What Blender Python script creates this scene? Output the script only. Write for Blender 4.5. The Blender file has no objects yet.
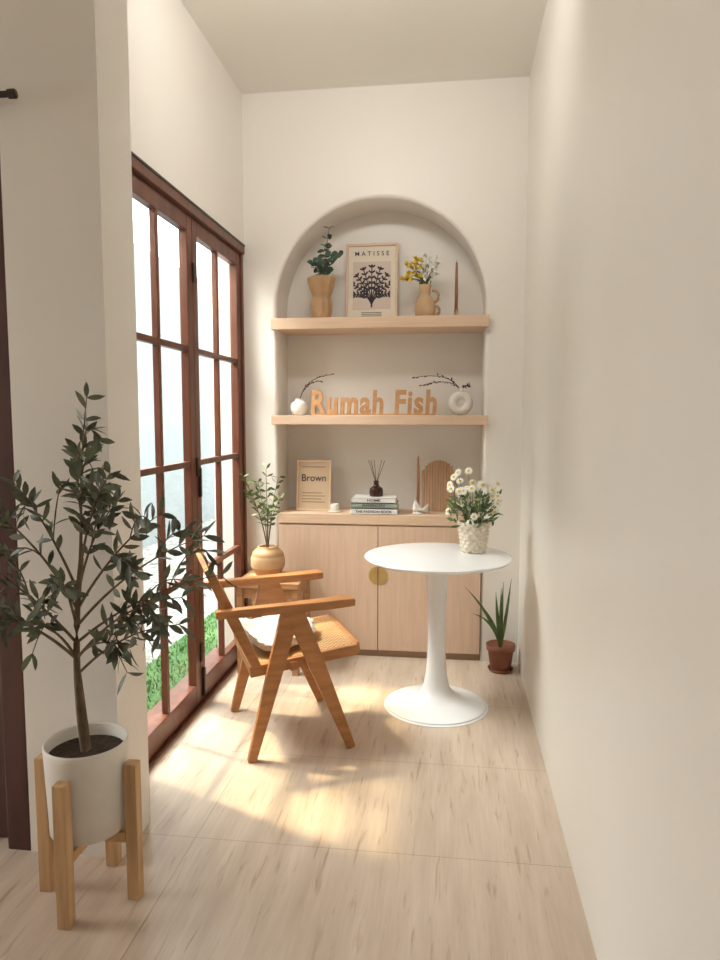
import bpy, bmesh, math, random
from mathutils import Vector, Matrix, Euler, Quaternion, noise
random.seed(7)
S=bpy.context.scene
S.view_settings.view_transform='Standard'
S.view_settings.look='None'
S.view_settings.exposure=0.36

def L(c): 
    return tuple(((v/255)/12.92 if v/255<=.04045 else ((v/255+.055)/1.055)**2.4) for v in c)
# ---------------------------------------------------------------- materials
def mat(name,rgb,rough=.6,var=.06,scale=8,stretch=(1,1,1),metal=0,bump=0,bscale=60,spec=.5,sheen=0,rgb2=None,emit=None):
    m=bpy.data.materials.new(name); m.use_nodes=True
    nt=m.node_tree; N=nt.nodes; K=nt.links
    b=N['Principled BSDF']; c=L(rgb)
    tc=N.new('ShaderNodeTexCoord'); mp=N.new('ShaderNodeMapping'); mp.inputs['Scale'].default_value=stretch
    K.new(tc.outputs['Object'],mp.inputs['Vector'])
    n=N.new('ShaderNodeTexNoise'); n.inputs['Scale'].default_value=scale; n.inputs['Detail'].default_value=4
    K.new(mp.outputs[0],n.inputs['Vector'])
    r=N.new('ShaderNodeValToRGB'); K.new(n.outputs['Fac'],r.inputs[0])
    if rgb2: c2=L(rgb2); a,bb=c,c2
    else:
        a=tuple(max(0,v*(1-var)) for v in c); bb=tuple(min(1,v*(1+var)) for v in c)
    r.color_ramp.elements[0].position=.32; r.color_ramp.elements[1].position=.68
    r.color_ramp.elements[0].color=(*a,1); r.color_ramp.elements[1].color=(*bb,1)
    K.new(r.outputs[0],b.inputs['Base Color'])
    b.inputs['Roughness'].default_value=rough; b.inputs['Metallic'].default_value=metal
    b.inputs['Specular IOR Level'].default_value=spec
    if sheen: b.inputs['Sheen Weight'].default_value=sheen
    if bump:
        n2=N.new('ShaderNodeTexNoise'); n2.inputs['Scale'].default_value=bscale; n2.inputs['Detail'].default_value=3
        K.new(mp.outputs[0],n2.inputs['Vector'])
        bp=N.new('ShaderNodeBump'); bp.inputs['Strength'].default_value=bump; bp.inputs['Distance'].default_value=.01
        K.new(n2.outputs['Fac'],bp.inputs['Height']); K.new(bp.outputs[0],b.inputs['Normal'])
    return m
M={}
M['wall']=mat('wall_paint',(238,233,225),.4,.012,2,bump=.03,bscale=7,spec=.4)
M['ceil']=mat('ceiling_paint',(243,240,232),.8,.01,2)
M['brown']=mat('door_wood',(104,60,42),.38,.25,3,(6,6,1))
M['brownd']=mat('dark_door_wood',(80,50,44),.4,.2,3,(6,6,1))
M['teak']=mat('teak_wood',(176,120,72),.42,.18,5,(1.5,8,8))
M['oak']=mat('pale_oak',(218,190,166),.5,.055,5,(14,14,.9))
M['oakh']=mat('pale_oak_shelf',(222,192,164),.5,.06,5,(.9,14,14))
M['pine']=mat('pine_wood',(202,164,120),.55,.18,5,(8,8,.8))
M['white']=mat('white_lacquer',(238,238,238),.22,.006,3)
M['ceram']=mat('white_ceramic',(232,228,220),.4,.02,5)
M['speck']=mat('planter_ceramic',(228,223,214),.5,.03,12)
M['fur']=mat('sheepskin_fabric',(236,230,220),.95,.06,30,bump=.9,bscale=90,sheen=.4)
M['leaf']=mat('olive_leaf',(64,72,56),.45,.0,14,rgb2=(126,133,110))
M['leafd']=mat('eucalyptus_leaf',(40,64,50),.5,0,14,rgb2=(68,94,72))
M['leafg']=mat('green_leaf',(66,92,50),.5,0,14,rgb2=(112,132,78))
M['bark']=mat('olive_bark',(114,96,78),.85,.25,20,(3,3,1),bump=.5)
M['twig']=mat('dry_twig',(88,60,46),.8,.2,20)
M['soil']=mat('soil',(66,52,42),.95,.3,40,bump=.8)
M['terra']=mat('terracotta',(142,88,66),.7,.12,10)
M['tan']=mat('tan_ceramic',(184,148,108),.55,.12,10)
M['clay']=mat('sand_ceramic',(202,170,132),.6,.08,10)
M['petal']=mat('white_petal',(242,240,230),.6,.02,10)
M['wicker']=mat('white_wicker',(226,214,194),.75,.12,40)
M['yellow']=mat('yellow_petal',(232,204,66),.6,.08,10)
M['gold']=mat('brass',(206,178,116),.35,.05,10,metal=.6)
M['candle']=mat('brown_wax',(146,96,68),.5,.06,10)
M['paper']=mat('cream_paper',(230,220,202),.7,.01,10)
M['print']=mat('print_ink',(62,56,62),.7,.1,20)
M['kraft']=mat('taupe_print',(200,174,144),.7,.03,10)
M['sign']=mat('sign_wood',(200,152,106),.5,.10,6,(1,6,6))
M['amber']=mat('dark_amber_glass',(52,26,18),.15,.1,10)
M['rib']=mat('ribbed_wood',(186,148,114),.55,.1,6,(8,8,1))
M['book']=mat('book_cover',(234,232,226),.5,.02,6)
M['bookb']=mat('book_cover_green',(150,160,150),.5,.05,6)
M['pages']=mat('book_pages',(226,214,192),.8,.08,6,(1,1,60))
M['rattan']=mat('stool_wood',(176,132,92),.5,.18,5,(1,9,9))
M['metal']=mat('dark_metal',(70,62,58),.4,.05,10,metal=.7)
M['stucco']=mat('garden_stucco',(112,119,120),.9,.10,1.6,(1,1,.4),bump=.3,bscale=20)
M['dark']=mat('plinth_wood',(170,142,116),.7,.1,6)

def glass():
    m=bpy.data.materials.new('window_glass'); m.use_nodes=True; nt=m.node_tree; N=nt.nodes; K=nt.links
    N.clear(); o=N.new('ShaderNodeOutputMaterial'); t=N.new('ShaderNodeBsdfTransparent'); g=N.new('ShaderNodeBsdfGlossy')
    t.inputs[0].default_value=(.96,.985,.98,1); g.inputs['Roughness'].default_value=.03
    mx=N.new('ShaderNodeMixShader'); mx.inputs[0].default_value=.05
    K.new(t.outputs[0],mx.inputs[1]); K.new(g.outputs[0],mx.inputs[2]); K.new(mx.outputs[0],o.inputs[0])
    return m
M['glass']=glass()

def floor_mat():
    m=bpy.data.materials.new('wood_look_tile'); m.use_nodes=True; nt=m.node_tree; N=nt.nodes; K=nt.links
    b=N['Principled BSDF']; tc=N.new('ShaderNodeTexCoord')
    mp=N.new('ShaderNodeMapping'); mp.inputs['Location'].default_value=(.83+12.5,-2.13+12,0)
    K.new(tc.outputs['Object'],mp.inputs['Vector'])
    br=N.new('ShaderNodeTexBrick'); br.offset=0; br.squash=1
    br.inputs['Scale'].default_value=1; br.inputs['Brick Width'].default_value=1.25; br.inputs['Row Height'].default_value=.6
    br.inputs['Mortar Size'].default_value=.0018; br.inputs['Mortar Smooth'].default_value=.2
    br.inputs['Color1'].default_value=(1,1,1,1); br.inputs['Color2'].default_value=(.965,.965,.965,1); br.inputs['Mortar'].default_value=(.70,.66,.62,1)
    K.new(mp.outputs[0],br.inputs['Vector'])
    def st(sx,sy,sc,p0,p1,c0,c1,det=6,dist=0):
        q=N.new('ShaderNodeMapping'); q.inputs['Scale'].default_value=(sx,sy,1); K.new(tc.outputs['Object'],q.inputs['Vector'])
        n=N.new('ShaderNodeTexNoise'); n.inputs['Scale'].default_value=sc; n.inputs['Detail'].default_value=det; n.inputs['Distortion'].default_value=dist
        K.new(q.outputs[0],n.inputs['Vector']); r=N.new('ShaderNodeValToRGB'); K.new(n.outputs['Fac'],r.inputs[0])
        e=r.color_ramp.elements; e[0].position=p0; e[1].position=p1; e[0].color=(*c0,1); e[1].color=(*c1,1); return r
    r1=st(9,1.0,2,.3,.7,L((200,180,160)),L((218,201,182)))
    r2=st(16,1.5,3.2,.58,.72,(1,1,1),(.72,.64,.57),8,.6)
    r3=st(60,3,2,.3,.7,(.91,.90,.89),(1,1,1))
    def mul(a,bq):
        x=N.new('ShaderNodeMix'); x.data_type='RGBA'; x.blend_type='MULTIPLY'; x.inputs[0].default_value=1
        K.new(a,x.inputs[6]); K.new(bq,x.inputs[7]); return x.outputs[2]
    c=mul(mul(mul(r1.outputs[0],r2.outputs[0]),r3.outputs[0]),br.outputs['Color'])
    K.new(c,b.inputs['Base Color']); b.inputs['Roughness'].default_value=.36; b.inputs['Specular IOR Level'].default_value=.4
    return m
M['floor']=floor_mat()

def cane_mat():
    m=mat('woven_cane',(206,160,104),.65,.1,20); nt=m.node_tree; N=nt.nodes; K=nt.links
    b=N['Principled BSDF']; tc=N.new('ShaderNodeTexCoord')
    w=N.new('ShaderNodeTexChecker'); w.inputs['Scale'].default_value=90
    w.inputs['Color1'].default_value=(*L((210,170,118)),1); w.inputs['Color2'].default_value=(*L((156,110,66)),1)
    K.new(tc.outputs['Object'],w.inputs['Vector']); K.new(w.outputs[0],b.inputs['Base Color']); return m
M['cane']=cane_mat()
def pebble():
    m=mat('white_gravel',(220,220,214),.9,.1,20); nt=m.node_tree; N=nt.nodes; K=nt.links
    b=N['Principled BSDF']; v=N.new('ShaderNodeTexVoronoi'); v.inputs['Scale'].default_value=22
    tc=N.new('ShaderNodeTexCoord'); K.new(tc.outputs['Object'],v.inputs['Vector'])
    r=N.new('ShaderNodeValToRGB'); K.new(v.outputs['Distance'],r.inputs[0]); r.color_ramp.elements[0].color=(*L((180,180,174)),1); r.color_ramp.elements[1].color=(*L((100,100,96)),1)
    r.color_ramp.elements[1].position=.8; K.new(r.outputs[0],b.inputs['Base Color']); return m
M['pebble']=pebble()
M['grass']=mat('artificial_grass',(44,84,40),.9,0,40,rgb2=(76,114,60))

# ---------------------------------------------------------------- mesh helpers
def add(name,me,m,parent=None,loc=(0,0,0),rot=(0,0,0),smooth=False):
    o=bpy.data.objects.new(name,me); S.collection.objects.link(o)
    if m is not None: me.materials.append(M[m] if isinstance(m,str) else m)
    o.location=loc; o.rotation_euler=rot
    if parent: o.parent=parent
    if smooth:
        for p in me.polygons: p.use_smooth=True
    return o
def group(name,loc=(0,0,0),rz=0):
    e=bpy.data.objects.new(name,None); S.collection.objects.link(e); e.location=loc; e.rotation_euler=(0,0,rz); e.empty_display_size=.05; return e
def pyd(name,verts,faces,m,parent=None,loc=(0,0,0),rot=(0,0,0),smooth=False,bevel=0):
    me=bpy.data.meshes.new(name); me.from_pydata([tuple(v) for v in verts],[],faces); me.validate(); 
    bm=bmesh.new(); bm.from_mesh(me); bmesh.ops.recalc_face_normals(bm,faces=bm.faces)
    if bevel: bmesh.ops.bevel(bm,geom=list(bm.edges),offset=bevel,segments=2,affect='EDGES',profile=.6)
    bm.to_mesh(me); bm.free()
    return add(name,me,m,parent,loc,rot,smooth)
def boxes(name,lst,m,parent=None,bevel=0,loc=(0,0,0),rot=(0,0,0)):
    bm=bmesh.new()
    for (x0,x1,y0,y1,z0,z1) in lst:
        r=bmesh.ops.create_cube(bm,size=1)
        for v in r['verts']:
            v.co=Vector(((x0+x1)/2+v.co.x*(x1-x0),(y0+y1)/2+v.co.y*(y1-y0),(z0+z1)/2+v.co.z*(z1-z0)))
    if bevel: bmesh.ops.bevel(bm,geom=list(bm.edges),offset=bevel,segments=2,affect='EDGES',profile=.6)
    me=bpy.data.meshes.new(name); bm.to_mesh(me); bm.free()
    return add(name,me,m,parent,loc,rot)
def box(name,x0,x1,y0,y1,z0,z1,m,parent=None,bevel=0,**k): return boxes(name,[(x0,x1,y0,y1,z0,z1)],m,parent,bevel,**k)
def lathe(name,prof,m,parent=None,loc=(0,0,0),segs=40,mod=None,rot=(0,0,0)):
    vs=[];fs=[]
    for r,z in prof:
        for i in range(segs):
            a=2*math.pi*i/segs; rr=r*(mod(a,z) if mod and r>.001 else 1)
            vs.append((rr*math.cos(a),rr*math.sin(a),z))
    for j in range(len(prof)-1):
        for i in range(segs):
            k=(i+1)%segs; fs.append((j*segs+i,j*segs+k,(j+1)*segs+k,(j+1)*segs+i))
    me=bpy.data.meshes.new(name); me.from_pydata(vs,[],fs)
    bm=bmesh.new(); bm.from_mesh(me); bmesh.ops.remove_doubles(bm,verts=bm.verts,dist=1e-5)
    bmesh.ops.recalc_face_normals(bm,faces=bm.faces); bm.to_mesh(me); bm.free()
    return add(name,me,m,parent,loc,rot,True)
def smoothprof(pts,n=6):
    out=[]
    P=[pts[0]]+list(pts)+[pts[-1]]
    for i in range(1,len(P)-2):
        for k in range(n):
            t=k/n; q=[]
            for d in (0,1):
                p0,p1,p2,p3=P[i-1][d],P[i][d],P[i+1][d],P[i+2][d]
                q.append(.5*((2*p1)+(-p0+p2)*t+(2*p0-5*p1+4*p2-p3)*t*t+(-p0+3*p1-3*p2+p3)*t**3))
            out.append((max(q[0],0),max(q[1],0)))
    out.append(pts[-1]); return out
class MB:
    def __init__(s): s.v=[]; s.f=[]
    def tube(s,pts,r0,r1,seg=8,cap=True):
        pts=[Vector(p) for p in pts]; n=len(pts); base=len(s.v); ref=Vector((0,0,1))
        for i,p in enumerate(pts):
            d=(pts[min(i+1,n-1)]-pts[max(i-1,0)]).normalized()
            u=d.cross(ref)
            if u.length<.05: u=d.cross(Vector((1,0,0)))
            u.normalize(); w=d.cross(u).normalized(); r=r0+(r1-r0)*i/(n-1)
            for k in range(seg):
                a=2*math.pi*k/seg; s.v.append(p+u*r*math.cos(a)+w*r*math.sin(a))
        for i in range(n-1):
            for k in range(seg):
                q=(k+1)%seg; s.f.append((base+i*seg+k,base+i*seg+q,base+(i+1)*seg+q,base+(i+1)*seg+k))
        if cap:
            s.f.append(tuple(base+k for k in range(seg))); s.f.append(tuple(base+(n-1)*seg+k for k in range(seg)))
    def leaf(s,p,d,nrm,Ln,W,curl=.15,shape=(0,.6,1,.85,0),fold=.12):
        p=Vector(p); d=Vector(d).normalized(); nrm=Vector(nrm); u=d.cross(nrm)
        if u.length<.05: u=d.cross(Vector((1,.3,0)))
        u.normalize(); nn=u.cross(d).normalized(); n=len(shape); base=len(s.v)
        for i,w in enumerate(shape):
            t=i/(n-1); c=p+d*Ln*t-nn*curl*Ln*t*t
            s.v+= [c-u*W*.5*w+nn*fold*W*w, c, c+u*W*.5*w+nn*fold*W*w]
        for i in range(n-1):
            a=base+i*3
            s.f.append((a,a+1,a+4,a+3)); s.f.append((a+1,a+2,a+5,a+4))
    def disk(s,c,n,r,seg=8,h=0):
        c=Vector(c); n=Vector(n).normalized(); u=n.orthogonal().normalized(); w=n.cross(u); base=len(s.v)
        for k in range(seg):
            a=2*math.pi*k/seg; s.v.append(c+u*r*math.cos(a)+w*r*math.sin(a))
        s.v.append(c+n*h)
        for k in range(seg): s.f.append((base+k,base+(k+1)%seg,base+seg))
    def obj(s,name,m,parent=None,loc=(0,0,0),smooth=True):
        me=bpy.data.meshes.new(name); me.from_pydata([tuple(v) for v in s.v],[],s.f); me.update()
        return add(name,me,m,parent,loc,(0,0,0),smooth)
def bez(p0,p1,p2,n=10):
    p0,p1,p2=Vector(p0),Vector(p1),Vector(p2)
    return [p0*(1-t)**2+p1*2*t*(1-t)+p2*t*t for t in [i/n for i in range(n+1)]]
def rv(s=1): return Vector((random.uniform(-s,s),random.uniform(-s,s),random.uniform(-s,s)))
def beam(name,p0,p1,w0,w1,t,m,parent,side=(0,1,0),bevel=.004,mid=None):
    p0,p1=Vector(p0),Vector(p1); d=(p1-p0).normalized(); sd=Vector(side).normalized(); u=sd.cross(d).normalized()
    st=[(p0,w0),(p1,w1)] if mid is None else [(p0,w0),(p0.lerp(p1,mid[0]),mid[1]),(p1,w1)]
    vs=[];fs=[]
    for c,w in st:
        for a,b in ((-1,-1),(1,-1),(1,1),(-1,1)): vs.append(c+u*w/2*a+sd*t/2*b)
    n=len(st)
    for j in range(n-1):
        for i in range(4):
            k=(i+1)%4; fs.append((j*4+i,j*4+k,(j+1)*4+k,(j+1)*4+i))
    fs.append((0,1,2,3)); q=(n-1)*4; fs.append((q,q+1,q+2,q+3))
    return pyd(name,vs,fs,m,parent,bevel=bevel)
def text(name,body,width,height,depth,m,parent,loc,bold=0.0,centre=True,space=1.0,shear=0):
    cu=bpy.data.curves.new(name,'FONT'); cu.body=body; cu.size=1; cu.extrude=.05; cu.offset=bold; cu.resolution_u=4; cu.space_character=space; cu.shear=shear
    o=bpy.data.objects.new('tmp',cu); S.collection.objects.link(o); dg=bpy.context.evaluated_depsgraph_get()
    me=bpy.data.meshes.new_from_object(o.evaluated_get(dg)); bpy.data.objects.remove(o)
    xs=[v.co.x for v in me.vertices]; ys=[v.co.y for v in me.vertices]; 
    x0,x1,y0,y1=min(xs),max(xs),min(ys),max(ys); sx=width/(x1-x0); sy=height/(y1-y0) if height else sx
    for v in me.vertices:
        x,y,z=v.co; v.co=((x-(x0+x1)/2 if centre else x-x0)*sx,-z/.05*depth/2,(y-y0)*sy)
    me.materials.clear()
    for p in me.polygons: p.material_index=0
    return add(name,me,m,parent,loc)

# ---------------------------------------------------------------- room shell
YB=3.963; XR=.39; XL=-1.18; H=3.19; ND=.27
x0,x1=-.997,.179; cx=(x0+x1)/2; R=(x1-x0)/2; ZS=2.015
def back_wall():
    vs=[];fs=[]
    def q(*p):
        b=len(vs); vs.extend(p); fs.append(tuple(range(b,b+len(p))))
    path=[(x0,0,-1,0),(x0,ZS,-1,0)]
    N=48
    for i in range(1,N):
        a=math.pi-math.pi*i/N; path.append((cx+R*math.cos(a),ZS+R*math.sin(a),math.cos(a),math.sin(a)))
    path+=[(x1,ZS,1,0),(x1,0,1,0)]
    r=.018; prof=[(r*(1-math.sin(t)),r*(1-math.cos(t))) for t in [k*math.pi/2/4 for k in range(5)]]+[(0,ND)]
    rings=[[(px+nx*o,YB+d,pz+nz*o) for (px,pz,nx,nz) in path] for o,d in prof]
    for a in range(len(rings)-1):
        for i in range(len(path)-1): q(rings[a][i],rings[a][i+1],rings[a+1][i+1],rings[a+1][i])
    f=rings[0]
    lx=f[0][0]; rx=f[-1][0]
    q((XL-.2,YB,0),(lx,YB,0),(lx,YB,H),(XL-.2,YB,H)); q((rx,YB,0),(XR+.1,YB,0),(XR+.1,YB,H),(rx,YB,H))
    for i in range(1,len(f)-2):
        q(f[i],f[i+1],(f[i+1][0],YB,H),(f[i][0],YB,H))
    q((XL-.2,YB+ND,0),(XR+.1,YB+ND,0),(XR+.1,YB+ND,H),(XL-.2,YB+ND,H))
    o=YB+ND+.1
    q((XL-.2,o,0),(XR+.1,o,0),(XR+.1,o,H),(XL-.2,o,H))
    q((XL-.2,YB,0),(XL-.2,o,0),(XL-.2,o,H),(XL-.2,YB,H))
    me=bpy.data.meshes.new('wall_back'); me.from_pydata(vs,[],fs)
    bm=bmesh.new(); bm.from_mesh(me); bmesh.ops.remove_doubles(bm,verts=bm.verts,dist=1e-5); bm.to_mesh(me); bm.free()
    add('wall_back',me,'wall')
back_wall()
boxes('floor',[(-3.6,XR+.1,-2.6,2.2,-.1,0),(-1.38,XR+.1,2.2,YB+ND+.1,-.1,0)],'floor')
boxes('ceiling',[(-3.6,XR+.1,-2.6,2.2,H,H+.1),(-1.38,XR+.1,2.2,YB+ND+.1,H,H+.1)],'ceil')
box('wall_right',XR,XR+.1,-2.6,YB,0,H,'wall')
box('wall_front',-3.6,XR,-2.7,-2.6,0,H,'wall')
boxes('wall_left',[(-1.38,XL,2.2,YB,2.36,H),(-1.38,XL,2.2,2.385,0,2.36)],'wall')
PX=-1.02; PY0=1.99; PY1=2.2
boxes('wall_partition',[(-1.33,PX,PY0,PY1,0,H),(-2.5,-1.33,PY0,PY1,2.2,H),(-3.6,-2.5,PY0,PY1,0,H)],'wall')
boxes('wall_lounge',[(-3.6,-3.5,-2.6,.85,0,H),(-3.6,-3.5,1.85,PY0,0,H),(-3.6,-3.5,.85,1.85,0,.2),(-3.6,-3.5,.85,1.85,2.5,H)],'wall')
# eave added out of view to cut the sun patch short, then garden
box('sun_cut_eave',-1.9,-1.38,2.2,6.5,H,H+.1,'ceil')
box('garden_wall',-3.4,-3.3,2.2,11,-.05,3.2,'stucco')
box('garden_gravel',-3.3,-1.72,2.2,11,-.12,-.03,'pebble')
box('garden_ground',-9,-3.6,-6,2.2,-.12,-.05,'pebble')
box('garden_plot',-9,-3.4,2.2,11,-.12,-.05,'pebble')
gg=group('grass_lawn',(0,0,0))
box('turf_base',-1.72,-1.38,2.2,11,-.12,-.03,'grass',gg)
g=MB()
for i in range(3600):
    p=Vector((random.uniform(-1.71,-1.41),random.uniform(2.3,6.5),-.035)); g.leaf(p,Vector((0,0,1))+rv(.5),rv(),.026,.006,.3,(1,.8,.1))
g.obj('turf_blades','grass',gg)
# unseen tree added behind the garden wall to break up the sun patches
e=group('dapple_tree',(-3.9,4.3,-.045)); m=MB(); l=MB(); random.seed(41)
m.tube([(0,0,0),(0,0,.3),(.05,0,1.6),(.0,-.05,3.2),(.2,-.1,4.2)],.09,.05,10)
for i in range(26):
    th=random.uniform(0,6.28); rr=random.uniform(.3,1.3); tip=Vector((.85+rr*math.cos(th),-.3+rr*math.sin(th)*1.1,4.5+random.uniform(-.15,.35)))
    pts=bez((.1,-.08,3.7),(.4,-.1,4.3),tip,6); m.tube(pts,.025,.008,6)
    for k in range(9):
        l.leaf(tip+rv(.28)*1,rv()+Vector((0,0,-.2)),Vector((0,0,1))+rv(.4),.26,.15,.2)
m.obj('trunk','bark',e); l.obj('foliage','leafg',e)

# ---------------------------------------------------------------- doors in left wall
box('trim_door_head',-1.26,-1.175,2.385,YB-.002,2.315,2.358,'brown',bevel=.004)
box('trim_door_track',-1.235,-1.172,2.39,YB-.004,2.357,2.367,'metal')
box('trim_door_jamb',-1.26,-1.185,2.388,2.43,0,2.315,'brown',bevel=.004)
box('trim_door_jamb_far',-1.26,-1.185,3.93,YB-.002,0,2.315,'brown',bevel=.004)
box('trim_threshold',-1.4,-1.18,2.388,YB,-.06,.012,'brown')
def leaf_door(name,ya,yb):
    e=group(name,(-1.215,ya,.015)); w=yb-ya; h=2.295; t=.02
    st=.062; fr=[(-t,t,0,st,0,h),(-t,t,w-st,w,0,h),(-t,t,st,w-st,h-.07,h),(-t,t,st,w-st,0,.1)]
    boxes('frame',fr,'brown',e,bevel=.004)
    z0=.1; z1=h-.07; dz=(z1-z0)/4; mb=[]
    for i in range(1,4): mb.append((-.014,.014,st,w-st,z0+dz*i-.014,z0+dz*i+.014))
    for i in range(4): mb.append((-.0135,.0135,w/2-.014,w/2+.014,z0+dz*i+(.014 if i else 0),z0+dz*(i+1)-(.014 if i<3 else 0)))
    boxes('muntins',mb,'brown',e,bevel=.003)
    box('glass_pane',-.002,.002,st-.005,w-st+.005,z0-.005,z1+.005,'glass',e)
    boxes('hinges',[(t,t+.01,-.012,.012,zz,zz+.09) for zz in (.2,1.1,2.0)],'metal',e,bevel=.002)
    return e
leaf_door('door_1',2.434,3.182)
d2=leaf_door('door_2',3.186,3.928)
boxes('door_bolt',[(.02,.035,.012,.03,.02,.16),(.02,.035,.012,.03,1.0,1.14)],'metal',d2,bevel=.003)
# far-left dark door in partition (infill made solid to keep the sun out)
e=group('door_3',(-1.9,2.04,0))
boxes('frame',[(.49,.57,-.05,.1,0,2.2),(-.6,-.52,-.05,.1,0,2.2),(-.52,.49,-.05,.1,2.13,2.2)],'brownd',e,bevel=.004)
boxes('sash',[(.40,.49,0,.04,.005,2.13),(-.52,-.43,0,.04,.005,2.13),(-.43,.40,0,.04,2.03,2.13),(-.43,.40,0,.04,.005,.25),(-.43,.40,.005,.035,.75,.79),(-.43,.40,.005,.035,1.35,1.39)],'brownd',e,bevel=.003)
box('sun_block_panel',-.44,.41,.014,.03,.2,2.05,'brownd',e)
e=group('curtain_rod',(-1.255,1.93,2.31)); m=MB(); m.tube([(-1.4,0,0),(0,0,0)],.009,.009,12); m.tube([(0,0,0),(.02,0,0)],.013,.013,12); m.tube([(-.08,0,0),(-.08,.06,0)],.007,.007,8); m.obj('rod','metal',e)

# ---------------------------------------------------------------- built-in niche furniture
def shelf(zt,th,name='niche_shelf'):
    e=group(name,(cx,YB,zt)); hw=R+.022
    boxes('board',[(-hw,hw,-.05,-.001,-th,0)],'oakh',e,bevel=.004)
    box('board_inner',-R+.001,R-.001,-.003,ND-.001,-th+.001,-.001,'oakh',e)
shelf(1.95,.062); shelf(1.405,.052)
e=group('built_in_cabinet',(cx,YB,0))
box('carcass',-R+.002,R-.002,.012,ND-.002,.04,.78,'oak',e)
box('plinth',-R+.002,R-.002,.014,ND-.01,.0,.04,'dark',e)
box('door_panel_left',-R+.004,-.0025,-.008,.011,.042,.772,'oak',e,bevel=.002)
box('door_panel_right',.0025,R-.004,-.008,.011,.042,.772,'oak',e,bevel=.002)
box('worktop',-R+.001,R-.001,-.012,ND-.001,.78,.838,'oakh',e,bevel=.003)
for sgn,nm in((-1,'pull_left'),(1,'pull_right')):
    vs=[];n=16
    for y in(-.013,-.008):
        for i in range(n+1):
            a=-math.pi/2+math.pi*i/n; vs.append((sgn*(.004+.05*math.cos(a)),y,.485+.053*math.sin(a)))
    fs=[tuple(range(n+1)),tuple(range(n+1,2*n+2))]+[(i,(i+1)%(n+1),n+1+(i+1)%(n+1),n+1+i) for i in range(n+1)]
    pyd(nm,vs,fs,'gold',e)
ZC=.839; Z2=1.406; Z1=1.951

# --- upper shelf
e=group('eucalyptus_vase',(-.75,4.05,Z1))
lathe('vase',smoothprof([(0,.0),(.045,.0),(.055,.02),(.06,.08),(.052,.13),(.064,.17),(.075,.21),(.078,.235),(.07,.245),(.062,.235),(.05,.2),(0,.19)]),'tan',e,segs=48,mod=lambda a,z:1+.05*math.cos(9*a)*(1 if z>.03 else 0))
m=MB(); l=MB(); random.seed(2)
for tip in [(-.05,0,.33),(.05,-.02,.51),(.1,-.01,.37),(.02,-.0,.42)]:
    pts=bez((0,0,.18),(tip[0]*.3,tip[1],.3),tip,8); m.tube(pts,.003,.0015,6)
    for i in range(3,9):
        for s in(-1,1):
            d=Vector((s*random.uniform(.5,1),random.uniform(-.6,.3),random.uniform(-.1,.5))); l.leaf(pts[i],d,rv()+Vector((0,-1,.4)),random.uniform(.032,.045),.032,.1,(0.1,.85,1,.8,.1))
m.obj('stems','bark',e); l.obj('leaves','leafd',e)

e=group('matisse_poster',(-.472,4.15,Z1))
W,Hh=.305,.46; t=math.radians(-6)
p=bpy.data.objects.new('lean',None); S.collection.objects.link(p); p.parent=e; p.rotation_euler=(t,0,0)
boxes('frame',[(-W/2,-W/2+.014,-.012,.012,0,Hh),(W/2-.014,W/2,-.012,.012,0,Hh),(-W/2+.014,W/2-.014,-.012,.012,0,.014),(-W/2+.014,W/2-.014,-.012,.012,Hh-.014,Hh)],'oakh',p,bevel=.002)
box('paper',-W/2+.012,W/2-.012,-.002,.006,.012,Hh-.012,'paper',p)
text('title','MATISSE',.20,.026,.001,'print',p,(0,-.0035,.39),.005,space=1.6)
box('artwork_ground',-.112,.112,-.004,-.002,.075,.355,mat('artwork_tint',(216,200,188),.7,.02),p)
a=MB()
random.seed(3)
for k in range(9):
    ang=math.radians(-112+28*k); ln=.115
    c=Vector((0,-.0055,.185)); tip=c+Vector((math.sin(ang)*ln*.9,0,math.cos(ang)*ln+.02)); pts=bez((0,-.0055,.10),c.lerp(tip,.25)+Vector((0,0,-.01)),tip,7)
    for i in range(len(pts)-1): a.leaf(pts[i],pts[i+1]-pts[i],(0,-1,0),(pts[i+1]-pts[i]).length*1.1,.006,0,(1,1,1),0)
    for i in range(3,8):
        tg=(pts[i]-pts[i-1]).normalized(); sd_=tg.cross(Vector((0,1,0)))
        for s in(-1,1): a.leaf(pts[i],tg*.7+sd_*s,(0,-1,0),.024,.011,0,(.5,.9,1,.9,.5),0)
    a.leaf(pts[-1],tg,(0,-1,0),.018,.012,0,(.5,.9,1,.9,.5),0)
a.leaf((0,-.0055,.085),(0,0,1),(0,-1,0),.09,.009,0,(1,1,1),0)
for v in a.v: v.z=min(v.z,.35); v.x=max(-.109,min(.109,v.x))
a.obj('artwork_print','print',p,smooth=False)
for i in range(3): box('caption_%d'%i,-.06,.06,-.0035,-.002,.034+i*.010,.037+i*.010,'print',p)

e=group('flower_jug',(-.155,4.06,Z1))
lathe('jug',smoothprof([(0,0),(.04,0),(.058,.03),(.06,.065),(.05,.1),(.032,.125),(.03,.15),(.036,.185),(.03,.185),(.024,.15),(0,.14)]),'clay',e)
m=MB(); m.tube([(.04+.035*math.sin(tt),0,.125-.035*math.cos(tt)) for tt in [k*math.pi/12 for k in range(13)]],.008,.008,8,)
m.tube([(.055+.026*math.sin(tt),0,.045-.026*math.cos(tt)) for tt in [k*math.pi/12 for k in range(25)]],.008,.008,8); m.obj('handles','tan',e)
m=MB();y=MB();w=MB()
for i in range(34):
    tx=random.uniform(-.15,.09); tip=(tx,random.uniform(-.05,.05),random.uniform(.22,.35)-abs(tx)*.2)
    m.tube(bez((0,0,.15),(tx*.2,0,.24),tip,5),.0015,.001,5)
    tgt=y if tx<-.02 else w
    for k in range(7): tgt.leaf(Vector(tip),rv()+Vector((0,-.3,.3)),rv(),.024,.018,.2,(.2,.9,1,.6,.1))
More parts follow.
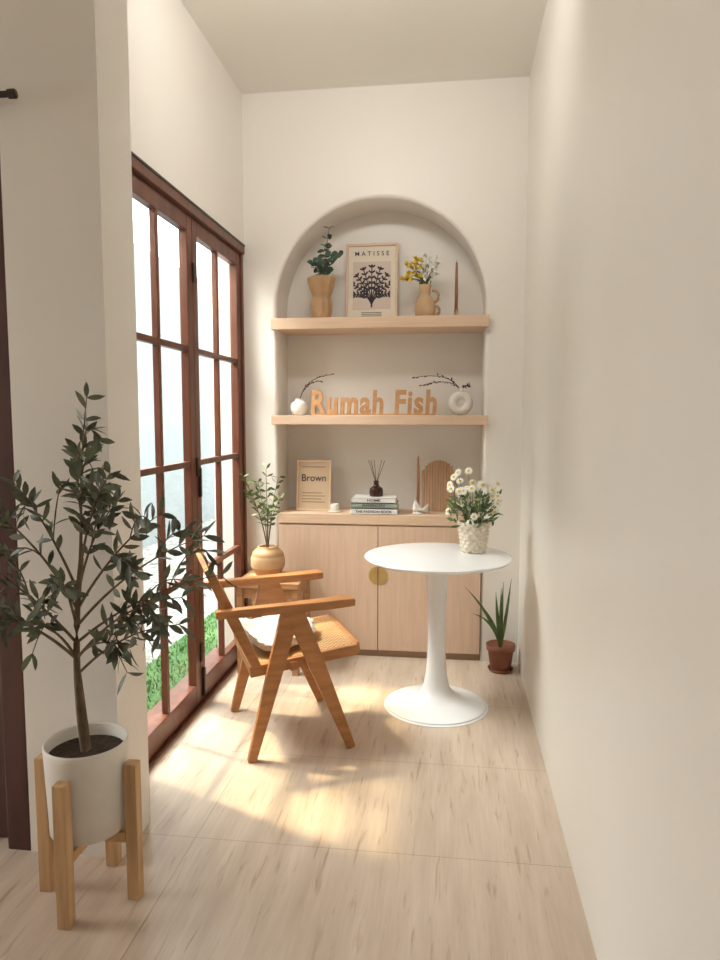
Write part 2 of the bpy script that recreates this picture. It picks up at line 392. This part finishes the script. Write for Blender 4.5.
for i in range(24): m.leaf((random.uniform(-.05,.05),random.uniform(-.03,.03),random.uniform(.18,.26)),rv(),rv(),.04,.009)
m.obj('stems','leafg',e); y.obj('yellow_blooms','yellow',e); w.obj('white_blooms','petal',e)

def taper(name,x,y,z,h,base='tan'):
    e=group(name,(x,y,z))
    lathe('holder',smoothprof([(0,0),(.03,0),(.03,.006),(.012,.012),(.01,.03),(.013,.04),(.013,.044),(0,.044)],4),base,e,segs=24)
    lathe('candle',[(0,.043),(.0095,.043),(.009,h*.5),(.006,h-.006),(.002,h),(0,h)],'candle',e,segs=16)
    m=MB(); m.tube([(0,0,h-.002),(0.001,0,h+.012)],.0012,.001,5); m.obj('wick','twig',e); return e
taper('taper_candle',.02,4.05,Z1,.31)

# --- middle shelf
e=group('bud_vase',(-.885,4.05,Z2))
lathe('vase',smoothprof([(0,0),(.03,0),(.047,.02),(.052,.045),(.045,.07),(.025,.085),(.022,.095),(.017,.095),(.017,.08),(0,.07)]),'ceram',e)
m=MB();l=MB()
for tip,mid in(((.19,0,.235),(.02,0,.22)),((.12,.02,.2),(.02,0,.19))):
    pts=bez((0,0,.07),mid,tip,16); m.tube(pts,.0028,.0015,6)
    for i in range(6,17): l.leaf(pts[i],pts[i]-pts[i-1]+rv(.01),rv(),.02,.009,.1,(.2,1,.8,.1))
m.obj('twig','twig',e); l.obj('buds','twig',e)
e=group('wooden_letter_sign',(-.445,4.02,Z2))
text('letters','Rumah Fish',.725,.14,.022,'sign',e,(0,0,.004),.03,space=1.12,shear=.06)
box('base_strip',-.36,.355,-.012,.012,0,.008,'sign',e)
e=group('donut_vase',(.052,4.04,Z2))
m=MB(); n=32; seg=16; Rm=.044; rm=.025
for i in range(n):
    A=2*math.pi*i/n
    for k in range(seg):
        B=2*math.pi*k/seg; m.v.append(Vector(((Rm+rm*math.cos(B))*math.cos(A),rm*math.sin(B)*1.1,.069+(Rm+rm*math.cos(B))*math.sin(A))))
for i in range(n):
    for k in range(seg): m.f.append((i*seg+k,((i+1)%n)*seg+k,((i+1)%n)*seg+(k+1)%seg,i*seg+(k+1)%seg))
m.obj('ring','ceram',e)
lathe('neck',[(0,.126),(.018,.126),(.016,.14),(.018,.154),(.013,.154),(.012,.136),(0,.13)],'ceram',e,segs=20)
m=MB();l=MB()
for tip,mid in(((-.26,0,.215),(-.06,0,.25)),((-.22,.01,.17),(-.05,0,.22)),((.05,0,.17),(.02,0,.17))):
    pts=bez((0,0,.138),mid,tip,16); m.tube(pts,.0028,.0015,6)
    for i in range(4,17): l.leaf(pts[i],pts[i]-pts[i-1]+rv(.015),rv(),.022,.01,.1,(.2,1,.8,.1))
m.obj('twigs','twig',e); l.obj('buds','twig',e)

# --- cabinet top
e=group('typography_print',(-.81,4.08,ZC))
p=bpy.data.objects.new('lean',None); S.collection.objects.link(p); p.parent=e; p.rotation_euler=(math.radians(-6),0,0)
W,Hh=.208,.30
boxes('frame',[(-W/2,-W/2+.01,-.01,.01,0,Hh),(W/2-.01,W/2,-.01,.01,0,Hh),(-W/2+.01,W/2-.01,-.01,.01,0,.01),(-W/2+.01,W/2-.01,-.01,.01,Hh-.01,Hh)],'oakh',p,bevel=.0015)
box('paper',-W/2+.008,W/2-.008,-.002,.006,.008,Hh-.008,'kraft',p)
text('word','Brown',.145,.042,.001,'print',p,(0,-.0035,.175),.01)
for i in range(4): box('line_%d'%i,-.07,.07-.02*(i%2),-.0035,-.002,.05+i*.018,.053+i*.018,'print',p)
box('line_top',-.07,.07,-.0035,-.002,.26,.2625,'print',p)
e=group('tealight_cup',(-.675,4.04,ZC)); lathe('cup',smoothprof([(0,0),(.02,0),(.026,.02),(.024,.045),(.02,.045),(.02,.02),(0,.015)],4),'ceram',e,segs=24)
lathe('saucer',[(0,0),(.033,0),(.04,.006),(.033,.008),(0,.008)],'ceram',e,segs=24)
e=group('stacked_books',(-.435,4.05,ZC))
z=0
for i,(w,d,h,c) in enumerate([(.27,.19,.034,'book'),(.26,.18,.03,'bookb'),(.25,.18,.03,'book')]):
    boxes('cover_%d'%i,[(-w/2,w/2,-d/2,d/2,z,z+.003),(-w/2,w/2,-d/2,d/2,z+h-.003,z+h),(-w/2,w/2,-d/2,-d/2+.004,z,z+h)],c,e)
    box('pages_%d'%i,-w/2+.004,w/2-.004,-d/2+.004,d/2-.004,z+.003,z+h-.003,'pages',e)
    text('spine_%d'%i,['THE FASHION BOOK','INTERIORS','HOME'][i],w*[.78,.5,.3][i],.015,.001,'print',e,(0,-d/2-.0008,z+.009),.015)
    z+=h+.0005
e=group('reed_diffuser',(-.43,4.05,ZC+.0955))
lathe('bottle',smoothprof([(0,0),(.034,0),(.04,.01),(.038,.045),(.018,.062),(.015,.085),(.017,.09),(.01,.09),(.01,.07),(0,.06)],5),'amber',e,segs=28)
m=MB()
for tx,ty in((-.045,0),(.03,.02),(-.015,.03),(.05,-.01),(-.03,-.02)): m.tube([(-tx*.15,-ty*.15,.05),(tx,ty,.21)],.0018,.0018,6)
m.obj('reeds','twig',e)
e=taper('taper_candle',-.185,4.03,ZC,.335,'ceram')
m=MB()
pts=[(-.02,0,.02),(-.01,-.01,.075),(.0,-.015,.03),(.03,-.01,.02),(.055,0,.045),(.06,0,.018),(0,.012,.014),(-.02,0,.02)]
m.tube(pts,.013,.013,8); m.obj('wave_base','ceram',e)
e=group('ribbed_arch_board',(-.07,4.14,ZC)); lst=MB(); n=12; W=.196
for i in range(n):
    xx=-W/2+W*(i+.5)/n; zt=.205+math.sqrt(max(0,(W/2)**2-xx*xx)); lst.tube([(xx,0,0),(xx,0,zt-.004),(xx,0,zt)],W/n/2*1.06,W/n/2*.98,10)
lst.obj('ribs','rib',e)
vs=[];n=20; path=[(-W/2,0),(-W/2,.2)]+[(-W/2*math.cos(math.pi*i/n),.2+W/2*math.sin(math.pi*i/n)) for i in range(1,n)]+[(W/2,.2),(W/2,0)]
for y in(.0,.012): vs+=[(a_,y,b_) for a_,b_ in path]
k=len(path); pyd('backing',vs,[tuple(range(k)),tuple(range(k,2*k))]+[(i,(i+1)%k,k+(i+1)%k,k+i) for i in range(k)],'rib',e)

# ---------------------------------------------------------------- tulip table
TX,TY=-.058,3.317
e=group('pedestal_table',(TX,TY,0))
lathe('top',[(0,.712),(.30,.712),(.335,.72),(.348,.73),(.35,.733),(.348,.737),(.342,.738),(0,.738)],'white',e,segs=96)
lathe('pedestal',smoothprof([(0,0),(.233,0),(.24,.006),(.233,.013),(.185,.024),(.115,.046),(.074,.08),(.056,.13),(.046,.22),(.042,.36),(.044,.48),(.05,.6),(.062,.68),(.09,.711),(0,.7115)],6),'white',e,segs=64)
# daisies
e=group('potted_daisies',(.115,3.43,.7385))
lathe('woven_pot',[(0,0),(.058,0)]+[(.06+.020*(i/64),.002+.148*i/64) for i in range(65)]+[(.074,.15),(.07,.13),(0,.125)],'wicker',e,segs=144,mod=lambda a,z:1+.07*math.sin(12*a)*math.sin(z*165)-.05*abs(math.cos(z*165)))
lathe('soil',[(0,.13),(.072,.13)],'soil',e,segs=24)
m=MB();w=MB();y=MB();random.seed(11)
for i in range(46):
    th=random.uniform(0,2*math.pi); ph=random.uniform(0,1); r=.14*math.sqrt(random.random())
    cxp=Vector((-.005+r*math.cos(th),r*math.sin(th)*.85,.2+random.uniform(-.02,.17)-r*.25))
    if i<5: cxp=Vector([(-.08,0,.39),(-.03,-.02,.40),(-.12,-.01,.33),(.1,-.02,.2),(-.1,-.03,.37)][i])
    m.tube(bez((cxp.x*.25,cxp.y*.25,.13),(cxp.x*.4,cxp.y*.4,.2),cxp,5),.0014,.0012,5)
    nrm=(Vector((cxp.x*2.5,cxp.y*2.5-.3,.2))+rv(.15)).normalized(); u=nrm.orthogonal().normalized(); v=nrm.cross(u)
    for k in range(11):
        A=2*math.pi*k/11; w.leaf(cxp,u*math.cos(A)+v*math.sin(A),nrm,.020,.009,.12,(.5,.9,1,.5),0)
    y.disk(cxp+nrm*.002,nrm,.0075,8,.005)
for i in range(170):
    th=random.uniform(0,6.28); r=.11*math.sqrt(random.random()); p=Vector((r*math.cos(th),r*math.sin(th),random.uniform(.13,.27)))
    m.leaf(p,Vector((p.x*6,p.y*6,.5))+rv(.6),rv(),.05,.014,.3)
m.obj('stems_and_leaves','leafg',e); w.obj('petals','petal',e); y.obj('centres','yellow',e)

# ---------------------------------------------------------------- armchair
e=group('cane_armchair',(-.708,2.977,0),math.radians(25.3))
Yh=.257
for sgn,nm in((-1,'right'),(1,'left')):
    y=sgn*Yh
    beam('front_leg_'+nm,(-.03,y,.612),(.212,y,0.001),.075,.036,.032,'teak',e,mid=(.35,.07))
    beam('rear_leg_'+nm,(-.045,y-sgn*.0005,.612),(-.212,y,0.001),.075,.036,.031,'teak',e,mid=(.35,.066))
    vs=[];xs=[(-.345,.034,.606,.03),(-.27,.045,.606,.034),(-.07,.05,.608,.036),(.10,.07,.612,.036),(.195,.082,.618,.034),(.222,.07,.62,.028)]
    for xx,w,zz,h in xs:
        for a_,b_ in((-1,0),(1,0),(1,1),(-1,1)): vs.append((xx,y+a_*w/2,zz+b_*h))
    fs=[(0,1,2,3),(20,21,22,23)]+[(j*4+i,j*4+(i+1)%4,j*4+4+(i+1)%4,j*4+4+i) for j in range(5) for i in range(4)]
    pyd('arm_'+nm,vs,fs,'teak',e,bevel=.005)
    beam('seat_rail_'+nm,(-.21,sgn*.224,.365),(.25,sgn*.224,.415),.045,.045,.03,'teak',e)
    beam('back_upright_'+nm,(-.17,sgn*.222,.36),(-.37,sgn*.222,.80),.036,.032,.03,'teak',e,mid=(.5,.046))
beam('seat_front_rail',(.25,-.21,.413),(.25,.21,.413),.045,.045,.035,'teak',e,side=(1,0,.1))
beam('seat_rear_rail',(-.195,-.21,.367),(-.195,.21,.367),.04,.04,.03,'teak',e,side=(1,0,.1))
beam('cross_rail',(-.03,-.245,.375),(-.03,.245,.375),.04,.04,.03,'teak',e,side=(1,0,.1))
def slab(name,p,q,hw,t,m):
    p,q=Vector(p),Vector(q); d=(q-p).normalized(); n=Vector((0,1,0)).cross(d)
    vs=[]
    for c in(p,q):
        for a_,b_ in((-1,-1),(1,-1),(1,1),(-1,1)): vs.append(c+Vector((0,a_*hw,0))+n*t/2*b_)
    pyd(name,vs,[(0,1,2,3),(4,5,6,7)]+[(i,(i+1)%4,4+(i+1)%4,4+i) for i in range(4)],m,e)
slab('seat_cane',(-.185,0,.385),(.24,0,.43),.215,.012,'cane')
slab('back_cane',(-.262,0,.56),(-.352,0,.76),.21,.01,'cane')
beam('back_top_rail',(-.362,-.21,.782),(-.362,.21,.782),.045,.045,.03,'teak',e,side=(1,0,.45))
beam('back_low_rail',(-.258,-.21,.55),(-.258,.21,.55),.035,.035,.026,'teak',e,side=(1,0,.45))
bm=bmesh.new(); bmesh.ops.create_icosphere(bm,subdivisions=5,radius=1)
for v in bm.verts:
    c=v.co.copy(); n=noise.noise(c*2.2)*.16+noise.noise(c*9)*.07+noise.noise(c*22)*.04
    c=c*(1+n); x=c.x*.17; y=c.y*.19; z=c.z*.05
    if x<-.08: z+=(-.08-x)*.8
    v.co=Vector((x,y,z))
me=bpy.data.meshes.new('sheepskin_cushion'); bm.to_mesh(me); bm.free()
add('cushion',me,'fur',e,(-.06,0,.452),(0,math.radians(-6),0),True)

# ---------------------------------------------------------------- corner bench + vase plant
e=group('wooden_bench',(-.985,3.76,0))
boxes('seat_board',[(-.165,.19,-.17,.17,.475,.508)],'rattan',e,bevel=.006)
boxes('legs',[(sx-.018,sx+.018,sy-.018,sy+.018,0,.475) for sx in(-.14,.165) for sy in(-.145,.145)],'rattan',e,bevel=.004)
boxes('apron',[(-.122,.147,sy-.01,sy+.01,.42,.474) for sy in(-.145,.145)]+[(sx-.01,sx+.01,-.127,.127,.42,.474) for sx in(-.14,.165)],'rattan',e,bevel=.002)
e=group('vase_plant',(-1.01,3.77,.5105))
lathe('vase',smoothprof([(0,0),(.055,0),(.08,.03),(.092,.08),(.085,.13),(.06,.155),(.055,.165),(.048,.165),(.045,.15),(0,.14)],5),'tan',e,segs=40)
lathe('vase_band',smoothprof([(.0925,.05),(.0955,.075),(.0945,.1),(.0905,.115)],4),'clay',e,segs=40)
m=MB();l=MB();random.seed(5)
for tip in[(-.12,-.05,.56),(-.08,-.1,.48),(.0,-.02,.60),(.08,-.06,.56),(.1,-.1,.45),(.04,-.12,.4),(-.04,-.04,.53)]:
    pts=bez((0,0,.12),(tip[0]*.2,tip[1]*.2,.35),tip,12); m.tube(pts,.003,.0015,6)
    for i in range(5,13):
        for s in(-1,1): l.leaf(pts[i],Vector((s*random.uniform(.3,1),random.uniform(-.7,.5),random.uniform(.0,.8))),rv(),random.uniform(.035,.05),.016,.15)
m.obj('stems','bark',e); l.obj('leaves','leafg',e)

# ---------------------------------------------------------------- snake plant pot
e=group('potted_snake_plant',(.285,3.83,0))
lathe('pot',[(0,.006),(.052,.006),(.056,.012),(.07,.12),(.078,.12),(.08,.15),(.074,.15),(.068,.135),(0,.13)],'terra',e,segs=36)
lathe('saucer',[(0,0.001),(.06,.001),(.07,.018),(.066,.018),(.058,.006)],'terra',e,segs=36)
l=MB();random.seed(9)
def blade(tip,mid,w):
    pts=bez((0,0,.13),mid,tip,10); b=len(l.v)
    for i,p in enumerate(pts):
        t_=i/10; ww=w*(.7+.3*math.sin(math.pi*t_))*(1-t_**3); u=Vector((1,.4,0)).normalized()
        d=(pts[min(i+1,10)]-pts[max(i-1,0)]).normalized(); u=(u-d*u.dot(d)).normalized(); n=d.cross(u)
        l.v+=[p-u*ww/2+n*.004,p,p+u*ww/2+n*.004]
    for i in range(10): l.f+=[(b+i*3,b+i*3+1,b+i*3+4,b+i*3+3),(b+i*3+1,b+i*3+2,b+i*3+5,b+i*3+4)]
for tip,mid,w in[((-.2,-.02,.47),(-.05,0,.32),.02),((.01,-.01,.5),(.0,0,.3),.024),((.05,-.02,.52),(.03,0,.3),.022),((-.03,0,.44),(-.02,0,.3),.024),((.03,-.05,.42),(.03,-.02,.3),.022),((-.1,-.02,.36),(-.03,-.01,.27),.02),((.0,.02,.46),(0,.01,.3),.022),((-.16,-.05,.33),(-.04,-.02,.3),.018)]: blade(tip,mid,w)
l.obj('leaves','leafg',e)

# ---------------------------------------------------------------- olive tree in planter on stand
e=group('olive_tree_planter',(-1.036,1.83,0))
for i,(dx,dy) in enumerate(((1,0),(-1,0),(0,1),(0,-1))):
    X,Y=dx*.137,dy*.137
    box('leg_%d'%(i+1),X-.018,X+.018,Y-.018,Y+.018,0,.41,'pine',e,bevel=.003)
boxes('cross_x',[(-.118,.118,-.018,.018,.175,.205)],'pine',e,bevel=.002)
boxes('cross_y',[(-.018,.018,-.118,.118,.174,.204)],'pine',e,bevel=.002)
lathe('planter',[(0,.206),(.098,.206),(.106,.212),(.116,.45),(.117,.466),(.113,.47),(.108,.466),(.106,.43),(0,.43)],'speck',e,segs=64)
lathe('soil',[(0,.436),(.106,.434)],'soil',e,segs=32)
m=MB();l=MB();random.seed(21)
trunk=bez((-.005,0,.43),(-.04,0,.7),(.005,0,1.0),12); m.tube(trunk,.012,.007,10)
m.tube(bez((.0,.01,.43),(.0,-.01,.6),(-.022,0,.72),8),.008,.006,8)
def br(start,tip,depth=0,n=12):
    s=Vector(start); t_=Vector(tip); mid=s.lerp(t_,.45)+Vector((0,0,.07))+rv(.02)
    pts=bez(s,mid,t_,n); m.tube(pts,.0045 if depth==0 else .0022,.0012,6)
    for i in range(4 if depth==0 else 1,n+1):
        tang=(pts[i]-pts[i-1]).normalized()
        for sgn in(-1,1):
            if random.random()<.8 or i==n:
                side=tang.cross(Vector((random.uniform(-.6,.6),-1,random.uniform(-.6,.6)))).normalized()*sgn
                d=tang*random.uniform(.3,1)+side*random.uniform(.5,1)+rv(.4)
                if (pts[i].y+d.normalized().y*.06)>.14: d.y=-abs(d.y)
                l.leaf(pts[i],d,rv()+Vector((0,-.5,.5)),random.uniform(.040,.064),random.uniform(.014,.020),random.uniform(0,.3),(.1,.75,1,.8,.1))
    if depth==0:
        for k in(5,8):
            tt=pts[k]+(t_-s).normalized()*random.uniform(.06,.12)+rv(.08)+Vector((0,-.01,-.02)); tt.y=min(tt.y,.08); br(pts[k],tt,1,6)
tips=[(.06,-.04,1.45,12),(-.0,.02,1.30,11),(-.15,-.06,1.22,10),(-.24,-.08,1.17,9),(-.33,-.05,1.02,7),(-.26,-.12,.86,6),(-.12,-.18,.86,6),(.14,-.08,1.25,11),(.24,.0,1.13,9),(.38,-.04,1.08,8),(.42,-.02,.97,7),(.33,-.08,.92,6),(.2,-.12,.79,6),(.3,-.03,.83,5),(.05,-.18,.98,8),(.1,.04,1.16,10),(-.42,-.08,.9,6)]
for x,y,z,k in tips: br(trunk[k],(x,y,z))
m.obj('trunk_and_branches','bark',e); l.obj('leaves','leaf',e)

# ---------------------------------------------------------------- light
w=bpy.data.worlds.new('sky'); S.world=w; w.use_nodes=True; bg=w.node_tree.nodes['Background']
bg.inputs[0].default_value=(.99,.99,.985,1); bg.inputs[1].default_value=5.5
sd=bpy.data.lights.new('sun','SUN'); sd.energy=7; sd.angle=math.radians(3.5); sd.color=(1,.75,.44)
so=bpy.data.objects.new('sun',sd); S.collection.objects.link(so); so.rotation_euler=Vector((.5,-.2,-.95)).to_track_quat('-Z','Y').to_euler()
def area(name,loc,dirv,sx,sy,en,col):
    a=bpy.data.lights.new(name,'AREA'); a.shape='RECTANGLE'; a.size=sx; a.size_y=sy; a.energy=en; a.color=col
    o=bpy.data.objects.new(name,a); S.collection.objects.link(o); o.location=loc; o.rotation_euler=Vector(dirv).to_track_quat('-Z','Y').to_euler(); return o
area('garden_sky_fill',(-2.6,3.2,3.8),(.8,0,-1),2.6,1.0,320,(1,.98,.95))  # added area light, out of view, strengthening the sky light through the doors
# added fill light, out of view, brightening the alcove's upper walls; its casing is invented
e=group('alcove_fill',(-.4,2.32,H))
box('fill_casing',-.42,.42,-.06,.06,-.05,-.001,'ceram',e,bevel=.004)
lo=area('fill_light',(0,.07,-.10),(0,.9,-.35),.8,.12,7.5,(1,.965,.92)); lo.parent=e

# ---------------------------------------------------------------- camera
cd=bpy.data.cameras.new('camera'); cd.sensor_width=36; cd.lens=26.25; cd.clip_start=.02
co=bpy.data.objects.new('camera',cd); S.collection.objects.link(co); co.location=(0,0,1.4)
co.rotation_euler=(math.radians(84.8),0,math.radians(7.4)); S.camera=co
